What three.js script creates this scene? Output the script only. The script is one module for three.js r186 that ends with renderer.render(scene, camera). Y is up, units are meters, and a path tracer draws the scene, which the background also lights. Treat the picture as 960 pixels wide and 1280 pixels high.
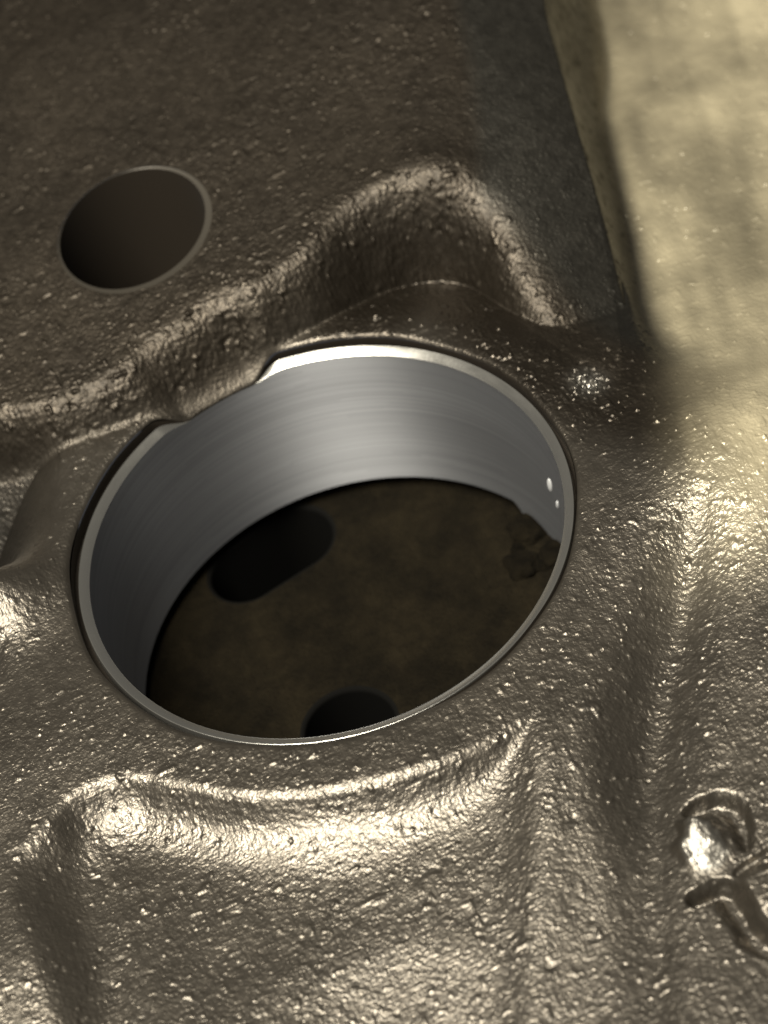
import * as THREE from 'three';
import { RectAreaLightUniformsLib } from 'three/addons/lights/RectAreaLightUniformsLib.js';
import { mergeGeometries } from 'three/addons/utils/BufferGeometryUtils.js';

// ------------------------------------------------------------------ camera, light, exposure
const S = 0.0225;                       // bore radius in metres; shapes below are worked out in bore radii
const scene = new THREE.Scene();
const camera = new THREE.PerspectiveCamera(20.987, 0.75, 0.01, 10);
camera.position.set(-0.4832, 8.4834, 7.5074).multiplyScalar(S);
camera.up.set(0.39648, 0.62755, -0.67006);
camera.lookAt(camera.position.clone().add(new THREE.Vector3(0.06616, -0.74751, -0.66094)));
camera.focus = 11.0 * S;
camera.userData.fStop = 30;
camera.updateMatrixWorld(true);
camera.updateProjectionMatrix();

scene.background = new THREE.Color(0.042, 0.044, 0.049);     // dim workshop round the part
RectAreaLightUniformsLib.init();
function areaLamp(dir, dist, w, h, color, power) {
  const l = new THREE.RectAreaLight(color, power, w, h);
  l.position.copy(new THREE.Vector3(...dir).normalize().multiplyScalar(dist));
  l.lookAt(0, 0, 0);
  scene.add(l);
  return l;
}
areaLamp([-0.25, 0.94, 0.24], 0.9, 0.42, 0.42, new THREE.Color(1, 0.955, 0.84), 46);      // workshop lamp above the part

const renderer = new THREE.WebGLRenderer({ antialias: true });
renderer.toneMapping = THREE.LinearToneMapping;
renderer.toneMappingExposure = 1;
renderer.shadowMap.enabled = true;

// ------------------------------------------------------------------ noise and small maths
const { clamp, smoothstep, lerp } = THREE.MathUtils;
function hash(ix, iy, iz) {
  let h = Math.imul(ix, 374761393) ^ Math.imul(iy, 668265263) ^ Math.imul(iz, 2147483647 - 1013904223);
  h = Math.imul(h ^ (h >>> 13), 1274126177); h ^= h >>> 16;
  h = Math.imul(h, 2246822519); h ^= h >>> 13;
  return (h >>> 0) / 4294967296;
}
function vnoise(x, y, z) {                // smooth value noise, -1..1
  const ix = Math.floor(x), iy = Math.floor(y), iz = Math.floor(z);
  let fx = x - ix, fy = y - iy, fz = z - iz;
  fx = fx * fx * (3 - 2 * fx); fy = fy * fy * (3 - 2 * fy); fz = fz * fz * (3 - 2 * fz);
  const a = hash(ix, iy, iz), b = hash(ix + 1, iy, iz), c = hash(ix, iy + 1, iz), d = hash(ix + 1, iy + 1, iz);
  const e = hash(ix, iy, iz + 1), f = hash(ix + 1, iy, iz + 1), g = hash(ix, iy + 1, iz + 1), h = hash(ix + 1, iy + 1, iz + 1);
  const p = a + (b - a) * fx, q = c + (d - c) * fx, r = e + (f - e) * fx, s = g + (h - g) * fx;
  const u = p + (q - p) * fy, v = r + (s - r) * fy;
  return (u + (v - u) * fz) * 2 - 1;
}
const n2 = (x, z, k, seed = 0) => vnoise(x * k + seed, seed * 1.7 + 3.1, z * k - seed);
function smin(a, b, k) { const h = Math.max(k - Math.abs(a - b), 0) / k; return Math.min(a, b) - h * h * k * 0.25; }
function smax(a, b, k) { return -smin(-a, -b, k); }
function ramp(d, pts) {                    // smooth curve through [d, value] knots
  const n = pts.length;
  if (d <= pts[0][0]) return pts[0][1];
  if (d >= pts[n - 1][0]) return pts[n - 1][1];
  let i = 1; while (d > pts[i][0]) i++;
  const sl = (k) => (pts[k][1] - pts[k - 1][1]) / (pts[k][0] - pts[k - 1][0]);
  const tan = (k) => k === 0 ? sl(1) : k === n - 1 ? sl(n - 1) : 0.5 * (sl(k) + sl(k + 1));
  const [d0, v0] = pts[i - 1], [d1, v1] = pts[i], w = d1 - d0, t = (d - d0) / w, t2 = t * t, t3 = t2 * t;
  return v0 * (2 * t3 - 3 * t2 + 1) + tan(i - 1) * w * (t3 - 2 * t2 + t) + v1 * (3 * t2 - 2 * t3) + tan(i) * w * (t3 - t2);
}
// an open curve through points; side() is the signed distance, positive on the right-hand side of its direction seen from above (+x right, +z down)
function curve(points, closed = false) {
  const c = new THREE.CatmullRomCurve3(points.map(([x, z]) => new THREE.Vector3(x, 0, z)), closed, 'centripetal');
  const P = c.getPoints(points.length * 6);
  const X = P.map((p) => p.x), Z = P.map((p) => p.z), n = P.length;
  let lox = Math.min(...X), hix = Math.max(...X), loz = Math.min(...Z), hiz = Math.max(...Z);
  const near = (x, z) => {
    let best = 1e9, bi = 0, bt = 0;
    for (let i = 0; i < n - 1; i++) {
      const dx = X[i + 1] - X[i], dz = Z[i + 1] - Z[i];
      const t = clamp(((x - X[i]) * dx + (z - Z[i]) * dz) / (dx * dx + dz * dz + 1e-12), 0, 1);
      const ex = x - X[i] - t * dx, ez = z - Z[i] - t * dz, e = ex * ex + ez * ez;
      if (e < best) { best = e; bi = i; bt = t; }
    }
    return [Math.sqrt(best), bi, bt];
  };
  return {
    dist(x, z, far = 1e9) { if (x < lox - far || x > hix + far || z < loz - far || z > hiz + far) return far; return near(x, z)[0]; },
    along(x, z) { const [, i, t] = near(x, z); return (i + t) / (n - 1); },
    side(x, z) {
      const [d, i, t] = near(x, z);
      // average the two directions at a corner so the sign is stable there
      let i0 = i, i1 = i + 1;
      if (t <= 0 && i > 0) i0 = i - 1;
      if (t >= 1 && i + 2 < n) i1 = i + 2;
      const dx = X[i1] - X[i0], dz = Z[i1] - Z[i0];
      const s = dx * (z - Z[i + (t >= 1 ? 1 : 0)]) - dz * (x - X[i + (t >= 1 ? 1 : 0)]);
      return s >= 0 ? d : -d;
    },
  };
}

// ------------------------------------------------------------------ the casting's shape: height over the plane of the bore, in bore radii
const LAND = 0.055;
const bossFoot = curve([[-2.6, -2.0], [-1.9, -1.5], [-1.35, -1.2], [-1.0, -1.05], [-0.702, -1.0], [-0.392, -0.99], [-0.1, -1.01], [0.16, -1.06], [0.38, -1.09], [0.55, -1.14], [0.71, -1.205], [0.87, -1.23], [1.01, -1.18], [1.10, -1.06], [1.13, -0.90], [1.20, -0.62], [1.34, -0.26], [1.55, 0.0], [1.8, 0.4]]);
const flankRidge = curve([[0.86, 0.1], [0.93, -0.4], [1.04, -0.95], [1.16, -1.24], [1.338, -1.70], [1.487, -2.25], [1.7, -3.1], [2.0, -4.2]]);
const dropEdge = curve([[2.70, -4.9], [2.37, -3.5], [2.125, -2.556], [1.99, -2.237], [1.86, -1.72], [1.72, -1.15], [1.60, -0.72], [1.505, -0.41], [1.425, -0.20], [1.30, 0.0], [1.0, 0.25]]);
const rightEdge = curve([[2.68, -4.9], [2.35, -3.5], [2.105, -2.556], [1.97, -2.237], [1.84, -1.72], [1.71, -1.15], [1.60, -0.72], [1.52, -0.36], [1.47, -0.10], [1.42, 0.05], [1.33, 0.25], [1.206, 0.523], [1.06, 0.77], [0.88, 1.0], [0.72, 1.20], [0.60, 1.36], [0.48, 1.56], [0.31, 1.95], [0.13, 2.35], [-0.2, 3.0]]);
const groove = curve([[1.15, 0.60], [0.998, 0.85], [0.845, 1.13], [0.64, 1.47], [0.47, 1.756], [0.32, 2.067], [0.16, 2.359], [-0.2, 3.0]]);
const crest = curve([[-2.4, 0.86], [-1.75, 0.90], [-1.47, 0.86], [-1.34, 0.77], [-1.2, 0.755], [-1.07, 0.80], [-0.91, 0.93], [-0.71, 1.085], [-0.49, 1.195], [-0.287, 1.265], [-0.072, 1.305], [0.10, 1.32], [0.24, 1.31], [0.5, 1.25], [0.9, 1.1]]);
const shoulderEnd = curve([[0.55, 0.75], [0.45, 1.1], [0.375, 1.35], [0.32, 1.52], [0.24, 1.70], [0.14, 1.90], [0.0, 2.18], [-0.17, 2.5], [-0.4, 3.0]]);
const leftDrop = curve([[-2.4, -1.75], [-1.5, -1.40], [-1.05, -1.22], [-0.88, -1.08], [-0.92, -0.90], [-1.0, -0.65], [-1.14, -0.42], [-1.30, -0.20], [-1.55, 0.1], [-1.9, 0.45]]);
const markA = curve([[0.795, 1.86], [0.876, 1.869], [0.929, 1.909], [0.942, 1.988], [0.916, 2.084]]);
const markB = curve([[0.66, 2.201], [0.759, 2.208], [0.775, 2.284], [0.781, 2.4], [0.798, 2.476], [0.878, 2.526], [0.95, 2.56]]);
const markC = curve([[0.835, 2.17], [0.93, 2.15], [1.05, 2.13]]);
const HOLE = { x: -0.186, z: -1.86, r: 0.362 };


const both = (p, q) => p <= 0 || q <= 0 ? 0 : (p ** -2.2 + q ** -2.2) ** (-1 / 2.2) * 1.15;   // small where either is small, rounded where they meet
const soft = (t, k) => 0.5 * (t + Math.sqrt(t * t + k * k));
const STEP = [[-0.06, 0], [-0.025, 0.002], [0.0, 0.012], [0.03, 0.036], [0.07, 0.072], [0.12, 0.110], [0.18, 0.144], [0.25, 0.178], [0.30, 0.193], [0.36, 0.200], [0.5, 0.203], [1.0, 0.21], [2, 0.24]];        // depth of the step below the land, by distance from its crest
function shape(x, z) {
  const r = Math.hypot(x, z);
  // the flat land round the bore, rolling over a crest on the near side
  const dc = crest.side(x, z);
  let a = LAND + 0.012 * n2(x, z, 1.3, 5) - 0.15 * soft(z - 1.42, 0.1) - smoothstep(x, -1.68, -1.33) * both(ramp(dc, STEP), ramp(0.50 * shoulderEnd.side(x, z), STEP) * 1.25);
  if (z > 0.6) a = smax(a, -0.195 + 0.028 * z + 0.10 * Math.min(Math.abs(x + 0.5), 0.8) ** 2 - 0.40 * soft(z - 1.86, 0.06) * Math.exp(-(((x + 0.58) / 0.34) ** 2)), 0.05);
  const rr = Math.hypot(x, z), ang = Math.atan2(z, x) * 180 / Math.PI;
  a -= 0.42 * soft(rr - 1.20, 0.06) * smoothstep(ang, -88, -66) * (1 - smoothstep(ang, -46, 12)) * (1 - smoothstep(rr, 1.7, 2.0));   // the land sinks towards the foot of the boss
  a -= 0.18 * soft(0.82 * x + 0.57 * z - 0.80, 0.2);
  // its right-hand edge falls into a groove
  const de = rightEdge.side(x, z);          // positive towards the bore
  const es = lerp(lerp(3.5, 0.28, smoothstep(z, -0.75, 0.15)), 1.5, smoothstep(z, 0.35, 0.85));
  a = smin(a, LAND + 0.02 + es * de, lerp(0.05, 0.14, smoothstep(z, -0.7, 0.1)));
  // the lower face beyond the groove
  const up = smoothstep(-z + 0.35 * x, -0.4, 4.5);
  let b = -0.075 - 0.50 * up + 0.03 * n2(x, z, 0.9, 9) + 0.02 * n2(x, z, 2.2, 19);
  b += 0.15 * Math.exp(-(((x - 1.62) / 0.40) ** 2 + ((z - 0.40) / 0.50) ** 2));
  const dg = groove.side(x, z);              // positive towards the bore
  const gl = smoothstep(z, 0.5, 1.1);
  b -= gl * smoothstep(dg, -0.40, 0.06) * 0.12 + smoothstep(z, 0.9, 3.2) * 0.10;
  let h = smax(a, b, lerp(0.11, 0.24, smoothstep(z, -0.1, 0.4)));
    // raised boss with a sloping flank on the right
  const df = -bossFoot.side(x, z);
  if (df > -0.3) {
    const top = 0.25 + 0.065 * (clamp(x, -1.5, 1.6) + 0.45) - 0.07 * (Math.max(z, -3.2) + 1.2);
    const front = LAND - 0.03 - 0.05 * smoothstep(x, 0.4, 0.7) + 2.3 * df;
    const fl = flankRidge.side(x, z);        // positive to the right of the ridge
    let boss = smin(top - 0.01 + 0.008 * n2(x, z, 1.6, 3), front, 0.22 + 0.22 * smoothstep(x, 0.85, 1.15));
    boss = smin(boss, top + 0.06 - lerp(0.46, 0.56, smoothstep(z, -1.4, -0.9)) * fl, 0.20);
    boss = smin(boss, 0.44 - 0.90 * ((x - 1.09) * 0.42 + (z + 1.27) * 0.62), 0.26);
    boss += 0.05 * Math.exp(-(((x - 1.10) / 0.14) ** 2 + ((z + 1.36) / 0.13) ** 2));
    boss = smin(boss, 0.30 + 1.2 * (x + 1.75 + 0.1 * (z + 1.2)), 0.2);
    const dd = dropEdge.side(x, z);          // the flank breaks off along a sharp edge
    boss = smin(boss, 0.02 + 7 * (dd + 0.02), 0.03);
    h = smax(h, boss, lerp(0.04, 0.005, smoothstep(x, 0.1, 0.4)));
  }
  // the left side falls away, then rolls back towards the near side
  const dl = leftDrop.side(x, z);
  h = h - 0.62 * smoothstep(dl, -0.08, 0.72) * smoothstep(-x, 0.74, 0.9);
  h += 0.30 * Math.exp(-(((x + 1.46) / 0.26) ** 2 + ((z + 0.40) / 0.20) ** 2));
  // a dip at the boss's foot runs out into the bore edge
  const az = Math.atan2(z, x) * 180 / Math.PI;
  const dip = dipAt(az) * smoothstep(-r, -1.32, -1.0);
  h = lerp(h, Math.min(h, -0.025 + 1.1 * Math.max(0, r - 1.0) ** 1.3), dip);
  // cast marks at the lower right
  if (x > 0.45 && z > 1.7) {
    h -= 0.055 * stroke(markA, x, z, 0.052) + 0.070 * stroke(markB, x, z, 0.056) + 0.02 * stroke(markC, x, z, 0.022);
    h += (0.035 - 0.36 * (z - 2.03) + 0.005 * n2(x, z, 26, 4)) * lump(x, z) + 0.05 * smoothstep(x, 0.80, 0.86) * smoothstep(z, 2.18, 2.24) * (1 - smoothstep(z, 2.36, 2.46));
  }
  return h;
}
const dipAt = (az) => smoothstep(az, -116, -107) * (1 - smoothstep(az, -90, -81));
const lump = (x, z) => smoothstep(-Math.hypot((x - 0.775) / 0.95, (z - 2.03) / 1.15) + 0.03 * n2(x, z, 14, 2) + 0.02 * n2(x, z, 34, 2), -0.14, -0.06);
const stroke = (c, x, z, w) => { let d = c.dist(x, z, 0.2); if (d > 0.15) return 0; w *= 0.35 + 0.65 * Math.sin(Math.PI * clamp(0.12 + 0.8 * c.along(x, z), 0, 1)); d += 0.008 * n2(x, z, 16, 8) + 0.006 * n2(x, z, 40, 8); return 1 - smoothstep(d, w * 0.15, w * 1.3); };

// relief of the sand-cast skin, along the surface's normal
function skin(x, y, z, rough) {
  let v = 0;
  v += 0.0020 * vnoise(x * 6, y * 6, z * 6) + 0.0010 * vnoise(x * 16 + 7, y * 16, z * 16);
  v += 0.0020 * (Math.abs(vnoise(x * 46, y * 46 + 5, z * 46)) - 0.3);        // rounded grains with creases between them
  v += 0.0016 * (Math.abs(vnoise(x * 92 + 3, y * 92, z * 92 + 9)) - 0.3);
  const p = vnoise(x * 48 + 31, y * 48, z * 48 + 17);
  v += 0.014 * Math.max(0, p - 0.58);                        // stray grains standing proud
  const p2 = vnoise(x * 23 + 3, y * 23 + 40, z * 23 + 17);
  v += 0.018 * Math.max(0, p2 - 0.70);
  const q = vnoise(x * 28 + 61, y * 28 + 7, z * 28);
  v -= 0.014 * Math.max(0, q - 0.66);                        // small pits
  return v * rough;
}
const holeEdge = (az) => {                                   // radius of the casting's opening round the machined ring
  const d = dipAt(az), t = az * Math.PI / 180;
  return lerp(1.056 + 0.014 * Math.max(0, -Math.sin(t)) + 0.012 * Math.max(0, -Math.cos(t)) - 0.007 * Math.max(0, Math.sin(t)) + 0.004 * Math.sin(t * 5 + 1) + 0.003 * Math.sin(t * 11), 1.003, d);
};

const mottle = (x, z) => n2(x, z, 3.2, 70) * 0.5 + n2(x, z, 8, 71) * 0.3 + n2(x, z, 22, 72) * 0.2;
function dustAt(x, z, mott) {                                // where pale dust lies on the lower face
  const de = rightEdge.side(x, z), dd = dropEdge.side(x, z);
  const up = smoothstep(-z, 0.05, 0.5), d = -lerp(de, Math.max(de, dd), up);
  return clamp(smoothstep(d, lerp(-0.05, 0.08, up), lerp(0.48, 0.20, up)) * smoothstep(-z, -1.25, -0.45) * (0.95 + 0.2 * mott), 0, 1);
}

// ------------------------------------------------------------------ materials
function canvasNoise(size, fn) {
  const data = new Uint8Array(size * size * 4);
  for (let j = 0; j < size; j++) for (let i = 0; i < size; i++) {
    const c = fn(i / size, j / size), k = (j * size + i) * 4;
    data[k] = c[0]; data[k + 1] = c[1]; data[k + 2] = c[2]; data[k + 3] = 255;
  }
  const t = new THREE.DataTexture(data, size, size);
  t.wrapS = t.wrapT = THREE.RepeatWrapping; t.magFilter = THREE.LinearFilter; t.minFilter = THREE.LinearMipmapLinearFilter; t.generateMipmaps = true; t.needsUpdate = true;
  return t;
}
function tileNoise(u, v, k, seed) {                          // value noise that repeats every k cells
  const x = u * k, y = v * k, ix = Math.floor(x), iy = Math.floor(y);
  let fx = x - ix, fy = y - iy; fx = fx * fx * (3 - 2 * fx); fy = fy * fy * (3 - 2 * fy);
  const m = (a) => ((a % k) + k) % k;
  const a = hash(m(ix), m(iy), seed), b = hash(m(ix + 1), m(iy), seed), c = hash(m(ix), m(iy + 1), seed), d = hash(m(ix + 1), m(iy + 1), seed);
  return lerp(lerp(a, b, fx), lerp(c, d, fx), fy);
}
const grain = canvasNoise(1024, (u, v) => {
  const h = 0.45 * Math.abs(2 * tileNoise(u, v, 62, 1) - 1) + 0.35 * Math.abs(2 * tileNoise(u, v, 118, 2) - 1) + 0.2 * tileNoise(u, v, 200, 3);
  const g = clamp(h * 255, 0, 255); return [g, g, g];
});
const gloss = canvasNoise(1024, (u, v) => {                  // green: roughness, blue: metalness
  const w = 0.5 * tileNoise(u, v, 24, 4) + 0.3 * tileNoise(u, v, 70, 5) + 0.2 * tileNoise(u, v, 200, 6);
  return [0, clamp(150 + 90 * (w - 0.5), 0, 255), 255];
});
const BOX = { x: -4.0, z: -7.4, w: 9.0, d: 11.8 };
const metal = canvasNoise(512, (u, v) => {                   // bare oily iron is metallic, dust is not
  const x = BOX.x + u * BOX.w, z = BOX.z + v * BOX.d, m = clamp(255 * (0.8 - 0.62 * dustAt(x, z, mottle(x, z))), 0, 255);
  return [m, m, m];
});
metal.channel = 1; metal.wrapS = metal.wrapT = THREE.ClampToEdgeWrapping;
const blotch = canvasNoise(512, (u, v) => {
  const w = 0.5 * tileNoise(u, v, 9, 14) + 0.3 * tileNoise(u, v, 31, 15) + 0.2 * tileNoise(u, v, 110, 16), g = clamp(170 + 120 * (w - 0.4), 0, 255);
  return [g, g * 0.94, g * 0.84];
});
blotch.colorSpace = THREE.SRGBColorSpace;
const turnedLines = canvasNoise(1024, (u, v) => {            // tool marks that run round the bore
  const w = 0.45 * tileNoise(u, v, 200, 24) + 0.55 * hash(Math.floor(v * 512), Math.floor(u * 6 + hash(Math.floor(v * 512), 3, 3) * 6), 9), g = clamp(w * 255, 0, 255);
  return [g, g, g];
});
turnedLines.repeat.set(4, 1);
const smears = canvasNoise(1024, (u, v) => {                 // faint stains and tool bands round the bore
  const w = 0.35 * tileNoise(u, v, 5, 34) + 0.25 * hash(Math.floor(v * 420), 2, 7) + 0.25 * hash(Math.floor(v * 90), Math.floor(u * 3 + 3 * hash(Math.floor(v * 90), 1, 1)), 8), g = clamp(200 + 55 * (w - 0.5), 0, 255);
  return [g, g, g];
});
smears.colorSpace = THREE.SRGBColorSpace; smears.repeat.set(2, 1);
const M = {
  iron: new THREE.MeshPhysicalMaterial({ name: 'oiled cast iron', vertexColors: true, color: 0xffffff, metalness: 1, metalnessMap: metal, roughness: 0.58, roughnessMap: gloss, bumpMap: grain, bumpScale: 0.000052, clearcoat: 0.2, clearcoatRoughness: 0.38 }),
  bossIron: new THREE.MeshPhysicalMaterial({ name: 'dull brown cast iron', vertexColors: true, color: 0xffffff, metalness: 1, metalnessMap: metal, roughness: 0.80, roughnessMap: gloss, bumpMap: grain, bumpScale: 0.00006, clearcoat: 0.12, clearcoatRoughness: 0.45 }),
  machined: new THREE.MeshPhysicalMaterial({ name: 'machined iron', color: new THREE.Color(0.60, 0.605, 0.625), metalness: 0.8, roughness: 0.42, map: smears, bumpMap: turnedLines, bumpScale: 0.000003, anisotropy: 0.95, anisotropyRotation: Math.PI / 2 }),
  chamfer: new THREE.MeshPhysicalMaterial({ name: 'chamfered iron', color: new THREE.Color(0.38, 0.365, 0.33), metalness: 0.9, roughness: 0.38, roughnessMap: gloss, bumpMap: turnedLines, bumpScale: 0.000006 }),
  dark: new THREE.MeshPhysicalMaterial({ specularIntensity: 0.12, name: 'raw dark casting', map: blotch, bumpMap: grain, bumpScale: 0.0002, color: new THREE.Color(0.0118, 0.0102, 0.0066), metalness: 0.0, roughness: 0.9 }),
  black: new THREE.MeshPhysicalMaterial({ name: 'passage iron with painted shade', color: new THREE.Color(0.003, 0.0028, 0.0024), roughness: 0.9, specularIntensity: 0.1 }),  // darker than the casting: shade inside the holes is put into the colour
  flash: new THREE.MeshPhysicalMaterial({ specularIntensity: 0.25, name: 'crumbly casting flash', color: new THREE.Color(0.009, 0.008, 0.006), metalness: 0.1, roughness: 0.75 }),
  rusty: new THREE.MeshStandardMaterial({ name: 'brown drilled iron', color: new THREE.Color(0.014, 0.009, 0.004), metalness: 0.1, roughness: 0.7 }),
};

// ------------------------------------------------------------------ the engine block
const block = new THREE.Group();
block.name = 'engine_block';
block.userData = { label: 'oily dark cast iron engine block with a machined round core plug bore', category: 'engine block' };
scene.add(block);
function part(name, geometry, material, parent = block) {
  const m = new THREE.Mesh(geometry, material);
  m.name = name; m.castShadow = m.receiveShadow = true;
  parent.add(m);
  return m;
}

// casting: one continuous skin, cut into the parts that read as parts
const castings = (() => {
  const cell = 0.0052, x0 = -4.0, x1 = 5.0, z0 = -7.4, z1 = 4.4;
  const nx = Math.ceil((x1 - x0) / cell), nz = Math.ceil((z1 - z0) / cell);
  const v = new THREE.Vector3();
  const view = new THREE.Matrix4().multiplyMatrices(camera.projectionMatrix, camera.matrixWorldInverse.copy(camera.matrixWorld).invert());
  // coarse heights first, to know which cells come near the frame
  const seen = (x, z, y) => { v.set(x * S, y * S, z * S).applyMatrix4(view); const a = Math.max(Math.abs(v.x) / 1.12, Math.abs(v.y) / 1.09); return a < 1 ? 1 : a < 2 ? 2 : 0; };   // 1: fine, 2: coarse beyond the frame
  const id = new Int32Array((nx + 1) * (nz + 1)).fill(-1);
  const X = [], Y = [], Z = [];
  const step = 16;
  const blockSeen = new Uint8Array(Math.ceil((nx + 1) / step) * Math.ceil((nz + 1) / step)), bw = Math.ceil((nx + 1) / step);
  for (let j = 0, b = 0; j <= nz; j += step) for (let i = 0; i <= nx; i += step, b++) {
    const x = x0 + (i + step / 2) * cell, z = z0 + (j + step / 2) * cell, y = shape(x, z);
    blockSeen[Math.floor(j / step) * bw + Math.floor(i / step)] = seen(x, z, y);
  }
  const rag = 1.6 * cell;
  for (let j = 0; j <= nz; j++) for (let i = 0; i <= nx; i++) {
    const bi = Math.floor(i / step), bj = Math.floor(j / step), onI = i % step === 0 && i > 0, onJ = j % step === 0 && j > 0;
    let grade = 0;                         // a vertex on a border serves the blocks on both sides
    for (const [p, q] of [[0, 0], [onI, 0], [0, onJ], [onI, onJ]]) { const g = blockSeen[(bj - q) * bw + bi - p]; if (g === 1) grade = 1; else if (g === 2 && !grade) grade = 2; }
    if (!grade || (grade === 2 && (i % 4 || j % 4))) continue;
    let x = x0 + i * cell, z = z0 + j * cell;
    let r = Math.hypot(x, z);
    if (r < 1.2) {
      const R = holeEdge(Math.atan2(z, x) * 180 / Math.PI);
      if (r < R - rag) continue;
      if (r < R) { x *= R / r; z *= R / r; }
    }
    const hx = x - HOLE.x, hz = z - HOLE.z, hr = Math.hypot(hx, hz);
    if (hr < HOLE.r) {
      if (hr < HOLE.r - rag) continue;
      x = HOLE.x + hx * HOLE.r / hr; z = HOLE.z + hz * HOLE.r / hr;
    }
    id[j * (nx + 1) + i] = X.length; X.push(x); Z.push(z); Y.push(shape(x, z));
  }
  const n = X.length, tri = [];
  for (let j = 0; j < nz; j++) for (let i = 0; i < nx; i++) {
    const grade = blockSeen[Math.floor(j / step) * bw + Math.floor(i / step)];
    if (!grade || (grade === 2 && (i % 4 || j % 4 || i + 4 > nx || j + 4 > nz))) continue;
    const w = grade === 2 ? 4 : 1;
    const a = id[j * (nx + 1) + i], b = id[j * (nx + 1) + i + w], c = id[(j + w) * (nx + 1) + i], d = id[(j + w) * (nx + 1) + i + w];
    if ((i + j) & 1) { if (a >= 0 && c >= 0 && b >= 0) tri.push(a, c, b); if (b >= 0 && c >= 0 && d >= 0) tri.push(b, c, d); }
    else { if (a >= 0 && c >= 0 && d >= 0) tri.push(a, c, d); if (a >= 0 && d >= 0 && b >= 0) tri.push(a, d, b); }
  }
  const g = new THREE.BufferGeometry();
  const pos = new Float32Array(n * 3), col = new Float32Array(n * 3), uv = new Float32Array(n * 2), uv1 = new Float32Array(n * 2);
  for (let k = 0; k < n; k++) { pos[k * 3] = X[k]; pos[k * 3 + 1] = Y[k]; pos[k * 3 + 2] = Z[k]; }
  g.setAttribute('position', new THREE.BufferAttribute(pos, 3));
  g.setIndex(tri); g.computeVertexNormals();
  const nor = g.attributes.normal.array, region = new Uint8Array(n);
  const iron = [0.088, 0.076, 0.060], tan = [0.250, 0.216, 0.142], brown = [0.033, 0.026, 0.018], grey = [0.032, 0.029, 0.023];
  for (let k = 0; k < n; k++) {
    const x = X[k], z = Z[k], y = Y[k], r = Math.hypot(x, z);
    const df = -bossFoot.side(x, z), dd = dropEdge.side(x, z), fl = flankRidge.side(x, z), de = rightEdge.side(x, z);
    const below = dd < 0.0 && z < -0.1 ? 1 : 0;
    const right = de < -0.02 || below;
    const top = smoothstep(df, 0.12, 0.30);
    const flank = top * smoothstep(fl, 0.02, 0.14);
    region[k] = lump(x, z) > 0.4 && x > 0.5 && z > 1.8 ? 3 : below || (right && z < 0.9) ? 2 : df > -0.01 ? 1 : 0;
    // how rough the skin is
    let rough = lerp(1.0, 0.75 + 0.5 * smoothstep(n2(x, z, 2.3, 57), 0.1, 0.7), top); rough = lerp(rough, 0.4, flank);
    if (below) rough = 1.3;
    const edge = smoothstep(r, 1.065, 1.10);
    const crumb = Math.exp(-(((x - 1.275) / 0.065) ** 2 + ((z + 0.20) / 0.07) ** 2));
    rough *= 1 + 5 * crumb + 0.8 * smoothstep(n2(x, z, 3.1, 55), 0.35, 0.8) * (1 - top);
    rough *= 1 + 0.9 * smoothstep(df, -0.5, -0.2) * smoothstep(x, 0.1, 0.5) * smoothstep(-df, -0.02, 0.05);
    rough *= 1 + 0.9 * smoothstep(df, -0.05, 0.08) * (1 - smoothstep(df, 0.22, 0.42)) * (1 - flank);
    const patch = 0.75 + 0.5 * (n2(x, z, 2.6, 40) * 0.5 + 0.5);
    const s = skin(x, y, z, rough * (0.25 + 0.75 * edge) * patch);
    const hr = Math.hypot(x - HOLE.x, z - HOLE.z), he = smoothstep(hr, HOLE.r, HOLE.r + 0.03);
    const m = s * (0.3 + 0.7 * he);
    pos[k * 3] += nor[k * 3] * m * (r < 1.09 ? 0 : 1); pos[k * 3 + 1] += nor[k * 3 + 1] * m; pos[k * 3 + 2] += nor[k * 3 + 2] * m * (r < 1.09 ? 0 : 1);
    // the sharp edge of the opening is broken
    const R = r < 1.2 ? holeEdge(Math.atan2(z, x) * 180 / Math.PI) : 0;
    if (R) pos[k * 3 + 1] -= 0.016 * Math.exp(-Math.max(0, r - R) / 0.010);
    // colour: iron, browner on the boss, dusty tan on the lower face
    const mott = mottle(x, z);
    const dusty = dustAt(x, z, mott), worn = x > 0.5 && z > 1.7 ? smoothstep(lump(x, z), 0.5, 1) * (0.7 + 0.4 * mott) : 0;
    const pocketShade = x < -0.7 && z < 0 ? smoothstep(leftDrop.side(x, z) + 0.05 * mott, -0.05, 0.35) * smoothstep(-df, -0.15, 0.10) * (1 - smoothstep(z, -0.72, -0.45)) : 0;   // shade of the pocket on the left, painted into the vertex colour
    const streak = n2(x * 3.9 + z * 1.05, z * 0.5 - x * 0.13, 1.5, 90) * 0.6 + n2(x * 3.9 + z * 1.05, z * 0.5 - x * 0.13, 4, 91) * 0.4;
    for (let c = 0; c < 3; c++) {
      let q = lerp(iron[c], brown[c], Math.max(smoothstep(df, -0.12, 0.10), smoothstep(df, -0.50, -0.2) * smoothstep(x, 0.1, 0.5))); q = lerp(q, grey[c], flank);
      q = lerp(q, tan[c] * (1 + 0.5 * streak), dusty);
      q = lerp(q, [0.15, 0.14, 0.12][c], Math.max(worn, 0.8 * crumb));
      q *= 1 - 0.62 * pocketShade;
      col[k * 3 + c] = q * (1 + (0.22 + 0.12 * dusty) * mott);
    }
    uv[k * 2] = x * S / 0.02; uv[k * 2 + 1] = z * S / 0.02;
    uv1[k * 2] = (x - BOX.x) / BOX.w; uv1[k * 2 + 1] = (z - BOX.z) / BOX.d;
  }
  for (let k = 0; k < pos.length; k++) pos[k] *= S;
  g.setAttribute('color', new THREE.BufferAttribute(col, 3));
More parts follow.
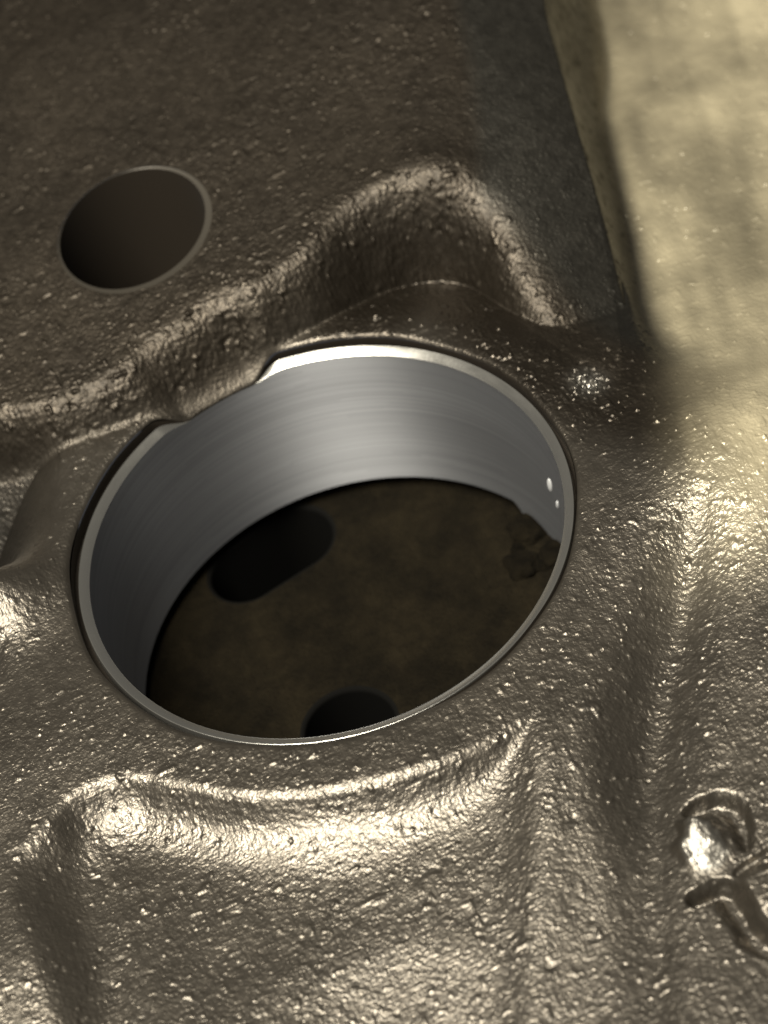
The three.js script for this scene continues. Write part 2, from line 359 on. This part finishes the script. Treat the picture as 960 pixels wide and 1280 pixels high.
  g.setAttribute('uv', new THREE.BufferAttribute(uv, 2));
  g.setAttribute('uv1', new THREE.BufferAttribute(uv1, 2));
  g.computeVertexNormals();
  // share out the triangles, keeping the common normals so that no seam shows
  const lists = [[], [], [], []];
  for (let t = 0; t < tri.length; t += 3) lists[Math.max(region[tri[t]], region[tri[t + 1]], region[tri[t + 2]])].push(tri[t], tri[t + 1], tri[t + 2]);
  return lists.map((list) => {
    const map = new Map(), idx = new Uint32Array(list.length);
    for (let t = 0; t < list.length; t++) { let m = map.get(list[t]); if (m === undefined) { m = map.size; map.set(list[t], m); } idx[t] = m; }
    const o = new THREE.BufferGeometry(), keys = [...map.keys()];
    for (const [name, w] of [['position', 3], ['normal', 3], ['color', 3], ['uv', 2], ['uv1', 2]]) {
      const src = g.attributes[name].array, dst = new Float32Array(keys.length * w);
      keys.forEach((k, i) => { for (let c = 0; c < w; c++) dst[i * w + c] = src[k * w + c]; });
      o.setAttribute(name, new THREE.BufferAttribute(dst, w));
    }
    o.setIndex(new THREE.BufferAttribute(idx, 1));
    return o;
  });
})();
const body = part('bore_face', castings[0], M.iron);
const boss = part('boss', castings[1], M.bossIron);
boss.userData.label = 'raised boss with a drilled hole in its flat brown top';
const lower = part('lower_face', castings[2], M.iron);
lower.userData.label = 'dusty tan lower face beyond the bore face';
part('casting_mark', castings[3], M.iron).userData.label = 'pale worn lump of a cast mark';

// surfaces of revolution whose profile may change with the angle: rows of [radius, height]
function turned(profile, segments = 720, from = -180, to = 180, uScale = 1) {
  const rows = profile(0).length, pos = [], uv = [], idx = [];
  for (let i = 0; i <= segments; i++) {
    const az = from + (to - from) * i / segments, t = az * Math.PI / 180, p = profile(az);
    p.forEach(([r, y], j) => { pos.push(r * Math.cos(t) * S, y * S, r * Math.sin(t) * S); uv.push(i / segments * uScale, y); });
  }
  for (let i = 0; i < segments; i++) for (let j = 0; j < rows - 1; j++) {
    const a = i * rows + j, b = a + 1, c = a + rows, d = c + 1;
    idx.push(a, b, c, b, d, c);
  }
  const g = new THREE.BufferGeometry();
  g.setAttribute('position', new THREE.Float32BufferAttribute(pos, 3));
  g.setAttribute('uv', new THREE.Float32BufferAttribute(uv, 2));
  g.setIndex(idx); g.computeVertexNormals();
  return g;
}
const subdivide = (pts, n) => { const o = []; for (let i = 0; i < pts.length - 1; i++) for (let k = 0; k < n; k++) o.push([lerp(pts[i][0], pts[i + 1][0], k / n), lerp(pts[i][1], pts[i + 1][1], k / n)]); o.push(pts[pts.length - 1]); return o; };

// bore wall, with a ragged lower edge on the right
const ragged = (az) => {
  const w = smoothstep(az, -29, -20) * (1 - smoothstep(az, 2, 16));
  return -0.822 - w * (0.15 + 0.05 * Math.sin(az * 0.9) + 0.06 * vnoise(az * 0.5, 1, 2));
};
const wallTop = (az) => lerp(0, -0.034, dipAt(az));
part('bore_wall', turned((az) => subdivide([[1, wallTop(az)], [1, ragged(az)]], 24)), M.machined);
part('bore_rim', turned((az) => { const k = 1 - dipAt(az); return [[1 - 0.0004, -0.001 - 0.033 * (1 - k)], [1 + 0.036 * k + 0.001, 0.022 * k - 0.034 * (1 - k)], [1 + 0.042 * k + 0.001, 0.016 * k - 0.036 * (1 - k)], [1 + 0.046 * k + 0.0012, -0.06]]; }), M.chamfer);
part('rim_groove', turned((az) => { const R = holeEdge(az), y = lerp(0.03, -0.03, dipAt(az)); return [[1.002, -0.055], [R + 0.012, -0.055], [R + 0.003, -0.02 * (1 - dipAt(az)) - 0.05 * dipAt(az)], [R + 0.001, y]]; }), M.rusty);

// the water jacket behind the bore
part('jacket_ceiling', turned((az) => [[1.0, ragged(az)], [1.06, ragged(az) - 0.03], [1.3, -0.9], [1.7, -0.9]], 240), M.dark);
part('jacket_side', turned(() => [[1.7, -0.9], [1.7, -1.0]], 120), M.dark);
const FLOOR = -0.91;
{
  const s = new THREE.Shape(); s.absarc(0, 0, 1.75, 0, Math.PI * 2);
  const slot = new THREE.Path();                            // a long opening: two round ends joined
  const A = [-0.075, -0.87], B = [-0.335, -0.80], R = 0.20;
  const a = Math.atan2(B[1] - A[1], B[0] - A[0]);
  for (let k = 0; k <= 64; k++) {
    const first = k < 32, c = first ? A : B, q = a + (first ? -Math.PI / 2 + Math.PI * k / 31 : Math.PI / 2 + Math.PI * (k - 32) / 32) + Math.PI;
    const rr = first ? R : R * 0.92, px = c[0] + rr * Math.cos(q), py = c[1] + rr * Math.sin(q);
    if (k) slot.lineTo(px, py); else slot.moveTo(px, py);
  }
  const round = new THREE.Path(); round.absarc(-0.20, 0.255, 0.22, 0, Math.PI * 2, true);
  s.holes.push(slot, round);
  const g = new THREE.ExtrudeGeometry(s, { depth: 0.45, bevelEnabled: true, bevelSize: 0.02, bevelThickness: 0.02, bevelSegments: 3, curveSegments: 64 });
  { const q = g.attributes.uv; for (let k = 0; k < q.count; k++) q.setXY(k, q.getX(k) * 0.9, q.getY(k) * 0.9); }
  g.rotateX(Math.PI / 2); g.translate(0, FLOOR - 0.02, 0); g.scale(S, S, S);
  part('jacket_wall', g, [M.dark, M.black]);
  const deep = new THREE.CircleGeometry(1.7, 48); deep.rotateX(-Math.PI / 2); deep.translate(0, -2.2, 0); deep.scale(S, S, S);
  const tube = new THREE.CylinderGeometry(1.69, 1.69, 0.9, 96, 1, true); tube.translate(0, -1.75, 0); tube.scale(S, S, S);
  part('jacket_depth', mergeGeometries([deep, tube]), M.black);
}

// small nicks in the bore wall, their glint painted as a pale colour
{
  const geos = [];
  for (const [deg, y, w, h] of [[-7.5, -0.42, 0.020, 0.060], [-5.6, -0.52, 0.010, 0.040]]) {
    const g = new THREE.SphereGeometry(1, 16, 10); g.scale(0.006, h, w); g.rotateX(0.35); g.translate(1.0, y, 0); g.rotateY(-deg * Math.PI / 180); g.scale(S, S, S); geos.push(g);
  }
  part('nick', mergeGeometries(geos), new THREE.MeshStandardMaterial({ name: 'nicked iron with painted glint', color: new THREE.Color(0.85, 0.85, 0.84), metalness: 0.2, roughness: 0.4 }));
}

// lumps of casting flash left where the bore breaks through on the right
{
  const geos = [];
  for (let k = 0; k < 9; k++) {
    const az = (-25 + 34 * hash(k, 1, 1)) * Math.PI / 180, r = 0.80 + 0.19 * hash(k, 2, 1), size = 0.03 + 0.08 * hash(k, 3, 1) * (r > 0.9 ? 1 : 0.7);
    const g = new THREE.IcosahedronGeometry(1, 4), q = g.attributes.position;
    for (let i = 0; i < q.count; i++) {
      const x = q.getX(i), y = q.getY(i), z = q.getZ(i), m = size * (1 + 0.35 * vnoise(x * 1.7 + k * 9, y * 1.7, z * 1.7) + 0.12 * vnoise(x * 5 + k, y * 5, z * 5));
      q.setXYZ(i, (r * Math.cos(az) + x * m) * S, (FLOOR - 0.005 + y * m * 0.55) * S, (r * Math.sin(az) + z * m) * S);
    }
    g.computeVertexNormals(); geos.push(g);
  }
  part('casting_flash', mergeGeometries(geos), M.dark);
}

// the drilled hole in the boss: a worn lip, the tube and its end
{
  const seg = 200, wall = [], rows = [], pos = [], idx = [];
  for (let i = 0; i <= seg; i++) {
    const t = i / seg * Math.PI * 2, c = Math.cos(t), s = Math.sin(t);
    const x = HOLE.x + HOLE.r * c, z = HOLE.z + HOLE.r * s, y = shape(x, z) - 0.002;
    const ix = HOLE.x - 0.007 + 0.342 * c, iz = HOLE.z - 0.019 + 0.342 * s;
    rows.push([[x, y, z], [ix, y - 0.005, iz]]); wall.push([ix, y - 0.005, iz], [ix, -0.8, iz]);
  }
  const lip = new THREE.BufferGeometry();
  rows.forEach((r) => r.forEach((p) => pos.push(...p.map((q) => q * S))));
  for (let i = 0; i < seg; i++) { const a = i * 2; idx.push(a, a + 1, a + 2, a + 1, a + 3, a + 2); }
  lip.setAttribute('position', new THREE.Float32BufferAttribute(pos, 3)); lip.setIndex(idx); lip.computeVertexNormals();
  const tube = new THREE.BufferGeometry();
  tube.setAttribute('position', new THREE.Float32BufferAttribute(wall.flat().map((q) => q * S), 3)); tube.setIndex(idx); tube.computeVertexNormals();
  const hole = part('bolt_hole', tube, M.rusty, boss);
  const lipM = M.chamfer.clone(); lipM.name = 'worn iron lip'; lipM.color.setRGB(0.05, 0.043, 0.033); lipM.roughness = 0.8; lipM.metalness = 0.5; lipM.bumpMap = null;
  part('hole_lip', lip, lipM, boss);
  const end = new THREE.CircleGeometry(0.337, 64); end.rotateX(-Math.PI / 2); end.translate(HOLE.x - 0.007, -0.8, HOLE.z - 0.020); end.scale(S, S, S);
  part('hole_bottom', end, M.dark, boss);
}

renderer.render(scene, camera);
